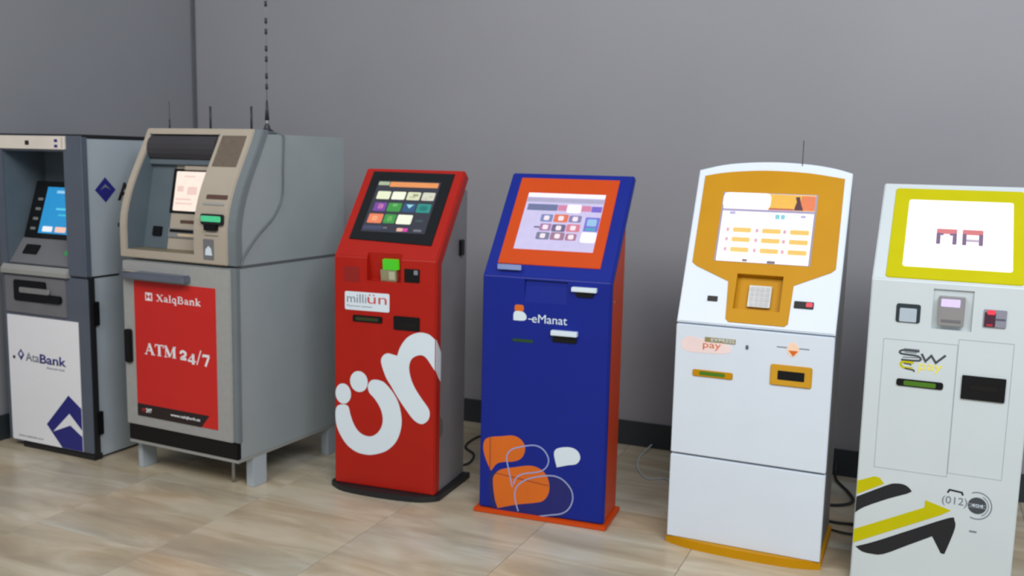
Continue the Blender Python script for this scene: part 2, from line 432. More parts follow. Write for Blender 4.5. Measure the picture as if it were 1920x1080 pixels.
# ------------------------------------------------------------ second: beige cash machine with red poster
def atm_beige():
    T = thing('cash_machine', (-3.467, 3.340, 0), -.045, 'beige and grey cash machine on steel feet with red 24/7 poster', 'cash machine')
    F = front(); W = .667; D = .80
    prof = [(0, 1.045), (0, 1.20), (.006, 1.25), (.019, 1.30), (.036, 1.35), (.057, 1.40), (.082, 1.45), (.109, 1.50), (.136, 1.55), (.162, 1.60), (.188, 1.655)]
    up = prism_x('upper_housing', [(y+.035, z) for y, z in prof[:-1]]+[(.222, 1.634), (D, 1.634), (D, 1.045)], -.040, W, mSilv, T, .002)
    rim = prism_x('side_rim', [(y+.006, z) for y, z in prof]+[(y+.048, z-.004) for y, z in prof[::-1]], .618, W+.003, mRim, T, .004)
    fa = prism_x('fascia', prof+[(y+.045, z) for y, z in prof[::-1]], -.046, .622, mBeige, T, .005)
    lab(fa, 'curved beige front fascia'); lab(rim, 'grey rim of the fascia')
    c = box('c', (-.006, -.1, 1.085), (.426, .33, 1.628), mNiche, None, 0); c.parent = T
    bpy.context.view_layer.update()
    cut(up, [c]); cut(fa, [c]); drop(c)
    def dep(z):
        for (a, za), (b, zb) in zip(prof, prof[1:]):
            if za <= z <= zb: return a+(b-a)*(z-za)/(zb-za)
        return prof[-1][0]
    # liner
    lp = [(y+.012, z) for y, z in prof if z < 1.6]
    wall_prof = [(.012, 1.082), (.012, 1.20)]+[(y+.012, z) for y, z in prof[2:-1]]+[(.170, 1.630), (.32, 1.630), (.32, 1.082)]
    prism_x('recess_wall', wall_prof, -.010, -.004, mNiche, T, 0)
    prism_x('recess_wall', wall_prof, .424, .430, mNiche, T, 0)
    box('recess_ceiling', (-.008, .185, 1.626), (.428, .32, 1.631), mNiche, T, 0)
    lab(box('recess_shelf', (-.008, .004, 1.079), (.428, .32, 1.086), mat('olive_tray', (122, 112, 88), .5), T, 0), 'olive brown tray of the recess')
    B = Plane((0, .105, 1.087), (1, 0, 0), (0, .078, .40))
    lab(poly('back_panel', [(-.006, 0), (.150, 0), (.150, .445), (-.006, .445)], B, mNiche, T, -.02, 0), 'left part of the back panel, shade painted in slate')  # one panel in two colours: shade of the recess wall put into this half
    lab(poly('back_panel', [(.150, 0), (.424, 0), (.424, .445), (.150, .445)], B, mBeige, T, -.02, .0), 'right part of the back panel, light painted in beige')  # lit half of the same panel, the light put into its colour
    poly('visor_panel', [(-.006, .405), (.424, .405), (.424, .47), (-.006, .47)], Plane((0, .080, 1.087), (1, 0, 0), (0, .078, .40)), mNiche, T, -.02, 0, .002)
    hd = [(.185+.045*cos(a), 1.560+.062*sin(a)) for a in [pi*.5+pi*k/8 for k in range(9)]]+[(.24, 1.498), (.24, 1.622)]
    lab(prism_x('hood', hd, -.004, .422, mat('hood_plastic', (58, 56, 60), .45), T, 0), 'dark rounded hood at the top of the recess')
    rect('screen_frame', .138, .172, .370, .385, B, mBlk, T, .004, 0, .004, .001)
    sc = lab(rect('screen', .160, .184, .346, .372, B, glow('warmwhite', (252, 232, 218), 1.05), T, .0055, .003, .006), 'bright cream screen')
    for (a, b, cc, d) in ((.21, .345, .28, .352), (.175, .275, .215, .302), (.24, .262, .30, .300), (.17, .235, .27, .243), (.17, .215, .28, .223)):
        rect('screen_item', a, b, cc, d, B, glow('rosy', (238, 205, 196)), sc, .0062, .0053, .004)
    rect('brow_strip', .215, .378, .385, .398, B, mBeige, T, .016, 0, .003, .002)
    rect('receipt_slot', .215, .126, .345, .141, B, mat('brown_slot', (88, 62, 54), .5), T, .003, -.002, .003)
    s2 = rect('cash_slot', .150, .055, .345, .100, B, mSteel, T, .008, 0, .006, .002)
    rect('slot_mouth', .160, .080, .34, .095, B, mBlk, s2, .0088, .007, .003)
    rect('slot_lip', .215, .064, .34, .074, B, mat('warm_lip', (216, 190, 150), .3), s2, .0095, .007, .003)
    lab(rect('card_reader', .050, .058, .106, .104, B, mBlk, T, .010, 0, .004, .002), 'small black reader')
    # right column items on the curved face
    def cf(z0, z1):
        return Plane((0, dep(z0), z0), (1, 0, 0), (0, dep(z1)-dep(z0), z1-z0))
    P = cf(1.45, 1.60)
    lab(rect('speaker_grille', .448, .037, .592, .196, P, mBrown, T, .002, -.001, .003), 'brown speaker grille')
    P = cf(1.30, 1.40)
    rect('receipt_slot', .475, .040, .600, .061, P, MATS['brown_slot'], T, .003, -.002, .004)
    rect('receipt_slot', .462, .012, .590, .022, P, mBeigeG, T, .004, -.002, .003)
    lab(rect('card_reader', .478, 1.226, .606, 1.274, F, mBlkM, T, .012, -.004, .008, .003), 'card reader with green light')
    lab(rect('card_light', .484, 1.240, .600, 1.266, F, glow('seagreen', (70, 200, 140), .95), T, .0135, .011, .006), 'lit green card light')
    rect('card_mouth', .500, 1.200, .574, 1.230, F, mBlk, T, .016, -.002, .004, .002)
    rect('card_tray', .495, 1.178, .575, 1.192, F, mBeige, T, .006, -.002, .004, .002)
    k = rect('keypad_recess', .484, 1.068, .546, 1.160, F, mSlate2, T, .003, -.002, .004, .001)
    poly('symbol', [(.497, 1.088), (.538, 1.088), (.532, 1.118), (.517, 1.130), (.500, 1.114)], F, mPrW, k, .003, .0045)
    # lower cabinet
    box('lower_cabinet', (-.020, .02, .155), (W, D, 1.035), mSilv, T, .002)
    dr = lab(box('door', (-.030, -.005, .235), (.640, .025, 1.030), mDoor, T, .004), 'grey lower door')
    prism_x('side_rim', [(.004, .235), (.004, 1.038), (.03, 1.038), (.03, .235)], .640, W+.003, mRim, T, .003)
    lab(box('kick_plate', (-.022, .0, .158), (W-.002, .03, .232), mBlk, T, .002), 'black kick plate')
    box('bottom_lip', (-.021, .0, .142), (W+.001, D-.01, .156), mBeigeG, T, .001)
    sh = [(.0-.03+.44*t, 0) for t in (0, 1)]
    bm_pts = smooth([(-.04, .012), (-.01, -.035), (.10, -.058), (.38, -.058), (.405, -.045), (.405, .004), (.2, .01)], (4, 5), 4)
    TP = Plane((0, 0, .957), (1, 0, 0), (0, 1, 0))
    lab(poly('shelf', bm_pts, TP, mShelf, T, 0, .030, .006), 'slate blue shelf')
    lab(box('shelf_sticker', (.02, -.052, .987), (.10, -.02, .9885), mBeige, T, .0), 'pale sticker')
    h = lab(rect('handle', -.016, .540, .026, .702, F, mBlk, dr, .022, .004, .012, .003), 'black door handle')
    # poster
    ps = lab(rect('poster', .046, .285, .555, .940, F, mPoster, dr, .0072, .0045, .003), 'red poster with white lettering')
    poly('footer_band', [(.047, .285), (.455, .285), (.505, .345), (.047, .345)], F, mInk, ps, .0072, .0080)
    text('lettering', 'ATM', F, .075, .307, .098, .323, mPoster, ps, .03, .0087)
    text('lettering', '24/7', F, .102, .305, .14, .327, mPostW, ps, .03, .0087)
    text('lettering', 'www.xalqbank.az', F, .262, .306, .448, .324, mPostW, ps, .015, .0087)
    rect('emblem', .120, .850, .164, .888, F, mPostW, ps, .0080, .007)
    poly('emblem', [(.126, .853), (.142, .869), (.126, .885)], F, mPoster, ps, .0080, .0086)
    poly('emblem', [(.158, .853), (.142, .869), (.158, .885)], F, mPoster, ps, .0080, .0086)
    # serif lettering: stems, serifs and bowls as strokes
    def serif(word, u0, v0, u1, v1, bold=1.):
        G = {
         'A': (.95, [([(.12, 0), (.47, 1)], .05), ([(.44, 1), (.80, 0)], .16), ([(.24, .34), (.66, .34)], .05), ([(0, .02), (.26, .02)], .05), ([(.62, .02), (.98, .02)], .05)]),
         'T': (.85, [([(.42, 0), (.42, 1)], .17), ([(.02, .97), (.82, .97)], .06), ([(.05, .97), (.02, .74)], .05), ([(.79, .97), (.82, .74)], .05), ([(.24, .02), (.60, .02)], .05)]),
         'M': (1.15, [([(.14, 0), (.14, 1)], .05), ([(.12, 1), (.54, .05)], .16), ([(.54, .05), (.88, 1)], .05), ([(.93, 0), (.93, 1)], .17), ([(0, .02), (.28, .02)], .05), ([(.76, .02), (1.1, .02)], .05), ([(.0, .98), (.2, .98)], .05), ([(.85, .98), (1.1, .98)], .05)]),
         '2': (.62, [(smooth([(.06, .48), (.12, .66), (.30, .72), (.48, .60), (.46, .42), (.28, .24), (.06, .07)], (), 4, False), .13), ([(.04, .07), (.54, .07)], .14)]),
         '4': (.68, [([(.44, -.3), (.44, .62)], .16), ([(.46, .62), (.02, -.02)], .05), ([(.0, -.03), (.64, -.03)], .09)]),
         '/': (.42, [([(.02, -.28), (.36, 1.02)], .06)]),
         '7': (.62, [([(.04, .62), (.58, .62)], .13), ([(.55, .60), (.26, -.3)], .12), ([(.05, .64), (.05, .45)], .05)]),
         'X': (.9, [([(.14, .98), (.74, .02)], .15), ([(.74, .98), (.14, .02)], .05), ([(0, .02), (.3, .02)], .05), ([(.58, .02), (.88, .02)], .05), ([(0, .98), (.3, .98)], .05), ([(.58, .98), (.88, .98)], .05)]),
         'a': (.58, [([(.40, .0), (.40, .5)], .13), (smooth([(.40, .5), (.3, .66), (.14, .62), (.07, .52)], (), 4, False), .07), (smooth([(.40, .40), (.16, .34), (.09, .18), (.18, .05), (.40, .12)], (), 4, False), .08), ([(.38, .03), (.56, .03)], .05)]),
         'l': (.36, [([(.17, 0), (.17, 1.05)], .13), ([(.02, .02), (.32, .02)], .05), ([(.03, 1.03), (.2, 1.03)], .05)]),
         'q': (.62, [([(.45, -.32), (.45, .66)], .13), (smooth([(.42, .6), (.2, .64), (.07, .34), (.2, .04), (.42, .1)], (), 4, False), .09), ([(.32, -.30), (.6, -.30)], .05)]),
         'B': (.82, [([(.2, 0), (.2, 1)], .16), (smooth([(.2, .97), (.5, .95), (.62, .76), (.5, .56), (.2, .53)], (), 4, False), .08), (smooth([(.2, .53), (.56, .50), (.70, .27), (.56, .05), (.2, .03)], (), 4, False), .09), ([(.02, .02), (.3, .02)], .05), ([(.02, .98), (.3, .98)], .05)]),
         'n': (.70, [([(.15, 0), (.15, .64)], .13), (smooth([(.15, .46), (.3, .62), (.46, .6), (.52, .4), (.52, 0)], (), 4, False), .12), ([(.02, .02), (.28, .02)], .05), ([(.40, .02), (.66, .02)], .05), ([(.02, .63), (.18, .63)], .05)]),
         'k': (.68, [([(.15, 0), (.15, 1.05)], .13), ([(.15, .26), (.48, .62)], .05), ([(.26, .36), (.55, .02)], .12), ([(.02, .02), (.28, .02)], .05), ([(.42, .02), (.66, .02)], .05), ([(.36, .63), (.6, .63)], .05), ([(.02, 1.03), (.2, 1.03)], .05)]),
         ' ': (.38, [])}
        tot = sum(G[ch][0]+.04 for ch in word); sx = (u1-u0)/tot; sy = v1-v0; st = []; x = 0
        for ch in word:
            wch, gl = G[ch]
            for pts, wd in gl: st.append(([(u0+(x+px)*sx, v0+py*sy) for px, py in pts], wd*sx*bold))
            x += wch+.04
        return ribbon('lettering', st, F, mPostW, ps, t1=.0080, t0=.0070)
    serif('XalqBank', .190, .852, .470, .884)
    serif('ATM', .105, .592, .312, .645, bold=1.3)
    serif('24/7', .330, .592, .518, .645, bold=1.25)
    # feet
    for (x, y, nm) in ((-.018, .045, 0), (.622, .10, 1), (-.018, .66, 2), (.622, .66, 3)):
        lab(box('foot', (x, y, 0), (x+(.030 if x < 0 else .045), y+.09, .145), mSilvW, T, .002), 'square steel foot')
    tube('levelling_bolt', [(.535, .11, .0), (.535, .11, .145)], .009, mSteel, T)
    # seam on the side
    rect('seam', .03, 1.034, D-.002, 1.046, sidep(W), mat('seam_grey', (88, 92, 94), .6), T, .0004, -.004)
    return T
ATM2 = atm_beige()

# ------------------------------------------------------------ kiosk shells
def offset_profile(zb, dt, zt, th, z0):
    """front sheet of a kiosk: vertical then leaning back, th thick"""
    L = math.hypot(dt, zt-zb); ny, nz = (zt-zb)/L, -dt/L       # inward normal of the slanted part
    k = (1-ny)/max(1e-6, -nz) if abs(nz) > 1e-6 else 0
    zi = zb + th*(-(1-ny)/(dt/L)) if dt else zb
    return [(0, z0), (0, zb), (dt, zt), (dt+th*ny, zt+th*nz), (th, zi), (th, z0)]

def kiosk_red():
    T = thing('payment_kiosk', (-2.461, 3.585, 0), .085, 'red payment kiosk with black-framed screen and big white ün on its front', 'payment kiosk')
    W, zb, dt, zt = .503, 1.095, .321, 1.477
    L = math.hypot(dt, zt-zb)
    sh = prism_x('front_shell', offset_profile(zb, dt, zt+.012, .060, .028), -.004, W, mRed, T, .006, 3)
    lab(sh, 'red bent front shell')
    c = prism_x('c', [(-.05, .990), (-.05, 1.130), (.016, 1.130), (.036, .998), (.036, .990)], .162, .332, mRed, None, 0); c.parent = T
    bpy.context.view_layer.update(); cut(sh, [c]); drop(c)
    lab(prism_x('body', [(.057, .028), (.057, 1.065), (.285, 1.335), (.360, 1.40), (.360, .028)], .004, W-.004, mGrey, T, .003), 'grey sheet steel body')
    pl = Plane((0, 0, zb), (1, 0, 0), (0, dt, zt+.012-zb)); F = front()
    bz = lab(poly('screen_bezel', smooth([(.039, .094), (.455, .078), (.458, .483), (.039, .487)], (0, 1, 2, 3), 1), pl, mGlass, T, -.002, .0035, .0015), 'black glass screen frame')
    sc = lab(rect('screen', .086, .138, .404, .430, pl, glow('nightblue', (40, 42, 58), .9), T, .0045, .003), 'lit dark screen with coloured icons')
    def g(nm, a, b, c_, d, col, s=1.0, r=.006, name='icon'):
        return rect(name, a, b, c_, d, pl, glow(nm, col, s), sc, .0054, .0044, r)
    g('orangebar', .150, .396, .395, .424, (236, 150, 84), 1, .003, 'banner'); g('palegreen', .090, .404, .146, .424, (190, 205, 170), .8, .003, 'banner')
    for a, b, nm, col in ((.103, .170, 'ivory', (236, 240, 205)), (.180, .247, 'ivory2', (246, 250, 225)), (.257, .323, 'ivory3', (222, 226, 188)), (.333, .395, 'ivory4', (215, 215, 195))):
        g(nm, a, .323, b, .368, col)
    for a, b, c_, d in ((.270, .334, .300, .342), (.285, .345, .312, .357), (.343, .327, .365, .338), (.368, .340, .388, .352)):
        g('olive', a, b, c_, d, (150, 150, 120), .8, .003, 'mark')
    for a, b, nm, col, nm2, col2 in ((.108, .170, 'purple', (120, 62, 160), 'rose', (225, 140, 190)), (.178, .246, 'leafgreen', (52, 150, 60), 'lgreen', (120, 190, 110)), (.256, .318, 'tealblue', (28, 78, 120), 'aqua', (130, 210, 220)), (.325, .394, 'teal', (30, 140, 130), 'teal2', (70, 180, 160))):
        g(nm, a, .254, b, .303, col)
    g('rose', .128, .268, .155, .296, (225, 140, 190), .9, .008, 'mark'); g('lgreen', .200, .282, .226, .299, (130, 195, 120), .9, .008, 'mark')
    poly('mark', [(.270, .296), (.306, .296), (.288, .274)], pl, glow('aqua', (150, 215, 225)), sc, .0054, .0062)
    g('teal2', .340, .264, .378, .292, (40, 110, 110), .9, .008, 'mark')
    g('coral', .100, .186, .172, .238, (238, 130, 90)); g('leafgreen', .180, .188, .238, .238, (52, 150, 60)); g('ivory2', .246, .186, .320, .238, (246, 250, 225))
    g('salmon', .118, .198, .150, .226, (246, 175, 130), 1, .01, 'mark'); g('lgreen', .198, .197, .222, .228, (150, 215, 150), .9, .008, 'mark')
    g('dim', .340, .202, .376, .214, (60, 84, 84), .8, .004, 'mark')
    g('pinkish', .262, .146, .292, .164, (230, 180, 160), 1, .004, 'mark'); g('magenta', .292, .146, .316, .164, (220, 60, 170), 1, .004, 'mark')
    g('greyish', .190, .158, .212, .166, (110, 110, 120), 1, .003, 'mark'); g('greyish', .345, .148, .385, .160, (110, 110, 120), 1, .004, 'mark')
    g('slatebar', .090, .150, .185, .172, (62, 66, 100), .9, .003, 'mark')
    # keypad unit in the recess
    R = Plane((0, .037, .99), (1, 0, 0), (0, -.018, .14))
    kp = lab(rect('keypad', .222, .002, .300, .055, R, mat('khaki_metal', (140, 138, 108), .4), T, .018, 0, .003, .001), 'grey metal acceptor')
    rect('key', .228, .006, .256, .046, R, MATS['khaki_metal'], kp, .020, .017, .003)
    rect('key', .264, .010, .294, .048, R, mat('pale_key', (178, 180, 150), .4), kp, .020, .017, .003)
    lab(rect('acceptor_light', .236, .056, .310, .103, R, glow('limegreen', (60, 185, 10)), T, .020, 0, .004, .001), 'lit green mouth')
    rect('reader_window', .348, .995, .422, 1.055, F, mBlk, T, .004, -.002, .004, .001)
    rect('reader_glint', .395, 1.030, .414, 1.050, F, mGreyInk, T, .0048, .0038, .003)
    lab(rect('cover_plate', .048, .982, .124, 1.050, F, mRedDk, T, .0015, -.002, .003), 'dark red cover plate')
    lb = lab(poly('label', rrect(.051, .852, .275, .936, .008), F, mPrW, T, 0, .0015), 'white label with grey and red lettering')
    text('lettering', 'milli', F, .062, .886, .160, .926, mGreyInk, lb, .0, .0021)
    text('lettering', 'ün', F, .166, .886, .262, .928, mat('red_ink', (190, 70, 70), .5), lb, .0, .0021)
    text('lettering', 'Payment system', F, .062, .864, .19, .876, mGreyInk, lb, 0, .0021)
    s = lab(rect('coin_slot', .092, .800, .240, .830, F, mBlk, T, .006, -.002, .006, .002), 'dark slot'); rect('slot_mouth', .108, .807, .222, .822, F, mat('olive_slot', (44, 52, 14), .5), s, .0068, .005, .004)
    s = lab(rect('receipt_tray', .297, .778, .424, .840, F, mBlk, T, .006, -.002, .006, .002), 'black receipt opening'); rect('slot_mouth', .312, .79, .41, .815, F, mGlass, s, .0068, .005, .004)
    # big logo
    W_ = .522
    n_ = [(.235, .620), (.242, .650), (.265, .665), (.295, .662), (.315, .658), (.330, .700), (.360, .742), (.395, .765), (.432, .774), (.470, .768), (.498, .748), (.499, .747)]
    n2 = [(.499, .608), (.490, .620), (.459, .660), (.434, .672), (.404, .664), (.383, .645), (.374, .610), (.382, .565), (.402, .521), (.435, .475), (.468, .435), (.477, .410), (.471, .381), (.452, .362), (.430, .357), (.397, .373), (.357, .418), (.320, .465), (.285, .517), (.258, .557)]
    lab(poly('letter', smooth(n_+n2, (4, 11, 12), 4), F, mPrW, T, 0, .0012), 'big white letter n')
    poly('letter', [(.004, .746), (.030, .715), (.057, .680), (.057, .545), (.030, .570), (.004, .604)], sidep(W), mPrW, T, -.001, .0008)
    u_ = [(.204, .538), (.240, .534), (.267, .516), (.300, .480), (.324, .437), (.338, .375), (.336, .325), (.320, .275), (.295, .238), (.255, .206), (.196, .184), (.150, .180), (.105, .188), (.060, .215), (.025, .260), (.004, .310), (.001, .370), (.014, .397), (.045, .405), (.068, .396), (.078, .360), (.095, .318), (.118, .287), (.150, .270), (.187, .270), (.220, .292), (.241, .330), (.243, .372), (.228, .415), (.200, .452), (.175, .475), (.168, .506), (.182, .530)]
    lab(poly('letter', smooth(u_, (), 3), F, mPrW, T, 0, .0012), 'big white letter u')
    lab(poly('dot', ellipse(.041, .456, .040, .048), F, mPrW, T, 0, .0012), 'white dot of the letter'); poly('dot', ellipse(.122, .521, .045, .049), F, mPrW, T, 0, .0012)
    rect('rivet', .340, .345, .348, .351, F, mRedDk, T, .0014, 0, .003)
    # plinth, bowed to the front
    pp = smooth([(-.032, .02), (.06, -.035), (.25, -.052), (.42, -.040), (.495, -.006), (.520, .02), (.530, .37), (-.03, .37)], (0, 5, 6, 7), 4)
    lab(poly('plinth', pp, Plane((0, 0, 0), (1, 0, 0), (0, 1, 0)), mBlkM, T, 0, .028, .002), 'black plinth with bowed front')
    S = sidep(W-.004)
    lab(rect('side_lock', .262, 1.098, .300, 1.170, S, mBlk, T, .014, -.001, .004, .002), 'black side lock')
    poly('side_catch', [(.058+.028*cos(t)*1.0, .332+.046*sin(t)) for t in [-pi/2+pi*k/10 for k in range(11)]], S, mGreyD, T, -.001, .006)
kiosk_red()

def kiosk_blue():
    T = thing('payment_kiosk', (-1.730, 3.626, 0), .072, 'blue payment kiosk with orange screen frame and orange side, between red and amber ones', 'payment kiosk')
    W, zb, dt, zt = .561, 1.053, .357, 1.480
    sh = lab(prism_x('front_shell', offset_profile(zb, dt, zt+.006, .034, .022), -.004, W, mBlue, T, .006, 3), 'blue bent front shell')
    c = prism_x('c', [(-.05, 1.0), (-.05, 1.042), (.024, 1.042), (.003, 1.0)], .190, .372, mBlue, None, 0)
    drop(c)
    c = prism_x('c', [(-.05, .95), (.0005, .95), (.010, 1.02), (.012, 1.046), (-.05, 1.046)], .185, .375, mBlue, None, 0); c.parent = T
    bpy.context.view_layer.update(); cut(sh, [c]); drop(c)
    lab(prism_x('body', [(.033, .022), (.033, 1.040), (.215, 1.262), (.232, 1.262), (.232, .022)], .003, W-.003, mOrgSide, T, .003), 'orange body')
    pl = Plane((0, 0, zb), (1, 0, 0), (0, dt, zt+.006-zb)); F = front()
    lab(rect('screen_bezel', .047, .064, .500, .530, pl, mOrg, T, .0035, -.002, .004, .0015), 'orange screen frame')
    sc = lab(rect('screen', .100, .142, .453, .446, pl, glow('lavender', (204, 196, 234), 1.05), T, .0045, .003), 'lit lavender screen')
    def g(nm, a, b, c_, d, col, s=1.0, r=.006, name='icon', t=.0054):
        return rect(name, a, b, c_, d, pl, glow(nm, col, s), sc, t, .0044, r)
    g('purewhite', .102, .424, .452, .444, (245, 240, 255), 1.2, .001, 'banner'); g('greylilac', .102, .396, .452, .418, (176, 172, 204), 1, .001, 'banner')
    g('dusk', .112, .350, .250, .384, (108, 116, 158), 1, .002, 'banner'); g('pinkbar', .252, .352, .402, .382, (214, 132, 168), 1, .002, 'banner'); g('violet', .404, .350, .450, .380, (118, 100, 206), 1, .002, 'banner')
    g('purewhite', .294, .342, .358, .386, (255, 255, 255), 1.2, .008, 'icon', .0062)
    for i_, (a, b, c_, d, nm, col) in enumerate(((.186, .290, .240, .330, 'steelblue', (128, 142, 192)), (.246, .290, .310, .332, 'tangerine', (236, 118, 84)), (.314, .292, .370, .328, 'greylilac2', (140, 130, 180)),
        (.192, .242, .243, .280, 'mauve', (176, 128, 176)), (.247, .240, .308, .278, 'plum', (112, 100, 140)), (.312, .242, .372, .282, 'pinkred', (222, 130, 150)),
        (.186, .196, .245, .234, 'slateblue', (124, 126, 160)), (.250, .196, .312, .236, 'mauve2', (166, 122, 150)), (.318, .197, .366, .232, 'rosegrey', (176, 120, 150)))):
        g(nm, a, b, c_, d, col, .95)
        cu, cv = (a+c_)/2, (b+d)/2; g('shine', cu-.012, cv-.012, cu+.012, cv+.012, (246, 232, 240), 1, .006, 'mark', .0062)
    g('plum', .166, .256, .192, .264, (112, 100, 140), .9, .002, 'mark')
    g('violet2', .388, .248, .452, .322, (120, 112, 214), 1, .004); g('skyblue', .398, .276, .440, .312, (150, 196, 232), 1, .006, 'mark', .0062); g('turq', .398, .252, .440, .266, (70, 170, 190), 1, .003, 'mark', .0062)
    g('purewhite', .385, .190, .452, .243, (255, 255, 255), 1.2, .010)
    lab(rect('tag', .062, 1.083, .168, 1.105, F, mat('tag_print', (132, 148, 196), .5), T, .0018, -.001, .002), 'pale blue tag')
    R = lab(rect('card_reader', .414, .988, .485, 1.012, F, mBlk, T, .008, -.001, .003, .001), 'black card slot')
    lab(rect('reader_hood', .395, 1.010, .501, 1.029, F, mPrW, T, .022, -.001, .003, .002), 'white hood over the card slot')
    poly('logo', rrect(.143, .906, .184, .936, .010), F, mOrgP, T, 0, .0012)
    poly('logo', smooth([(.139, .868), (.139, .896), (.150, .908), (.182, .906), (.197, .888), (.188, .870)], (0,), 4), F, mPrW, T, 0, .0014)
    rect('logo', .205, .876, .222, .880, F, mPrW, T, .0012)
    text('lettering', 'eManat', F, .222, .864, .376, .900, mPrW, T, .0, .0012)
    lab(rect('receipt_opening', .316, .790, .420, .822, F, mBlk, T, .006, -.001, .003, .001), 'black receipt opening')
    lab(rect('receipt_hood', .312, .820, .425, .841, F, mPrW, T, .024, -.001, .003, .002), 'white hood over the receipt opening')
    lab(rect('coin_slot', .137, .776, .230, .790, F, mGreenD, T, .003, -.001, .004, .001), 'dark green slot')
    rect('rivet', .35, .488, .362, .496, F, mBlueDk, T, .0016, -.001, .003)
    rect('rivet', .066, .963, .072, .969, sidep(W-.003), mSteel, T, .003, -.001, .002)
    # front artwork
    A = [(.012, .300), (.020, .328), (.045, .343), (.096, .353), (.147, .362), (.182, .351), (.203, .325), (.203, .292), (.185, .262), (.150, .246), (.105, .238), (.075, .225), (.051, .191), (.033, .223), (.017, .263)]
    Bz = [(.060, .150), (.072, .182), (.100, .205), (.160, .222), (.228, .238), (.275, .230), (.308, .200), (.320, .155), (.313, .117), (.290, .088), (.250, .074), (.172, .055), (.085, .026), (.070, .070)]
    poly('artwork', [(x+.012, z-.016) for x, z in smooth([(.03, .18), (.075, .215), (.19, .245), (.235, .21), (.30, .23), (.395, .20), (.415, .13), (.385, .06), (.28, .032), (.10, .008), (.04, .06)], (), 4)], F, mBlueDk, T, 0, .0005)
    lab(poly('artwork', smooth(A, (12,), 4), F, mOrgP, T, 0, .0010), 'upper orange drop'); lab(poly('artwork', smooth(Bz, (12,), 4), F, mOrgP, T, 0, .0012), 'lower orange drop')
    lab(poly('artwork', smooth([(.336, .304), (.350, .330), (.401, .342), (.437, .332), (.452, .303), (.437, .274), (.396, .262), (.350, .247)], (7,), 4), F, mPrW, T, 0, .0012), 'small white drop')
    pale = mat('pale_line', (150, 160, 205), .5)
    o1 = smooth([(.151, .132), (.134, .202), (.122, .262), (.140, .296), (.183, .316), (.247, .331), (.288, .317), (.312, .280), (.304, .242), (.271, .217), (.203, .199), (.169, .177), (.157, .146)], (), 4, False)
    o2 = smooth([(.181, .026), (.165, .079), (.166, .122), (.187, .154), (.229, .181), (.288, .200), (.339, .207), (.381, .194), (.416, .158), (.425, .117), (.410, .073), (.377, .045), (.327, .031), (.276, .018)], (), 4, False)
    lab(ribbon('artwork', [(o1, .0055)], F, pale, T, t1=.0018), 'pale outline drop'); lab(ribbon('artwork', [(o2, .0055)], F, pale, T, t1=.0018), 'pale outline drop')
    ribbon('artwork', [([(.044, .345), (.046, .195)], .0045), ([(.075, .184), (.316, .160)], .0045)], F, mat('brown_line', (150, 66, 34), .5), T, t1=.0015)
    lab(box('base_plate', (-.024, -.014, 0), (.575, .25, .020), mOrg, T, .003), 'orange base plate')
kiosk_blue()

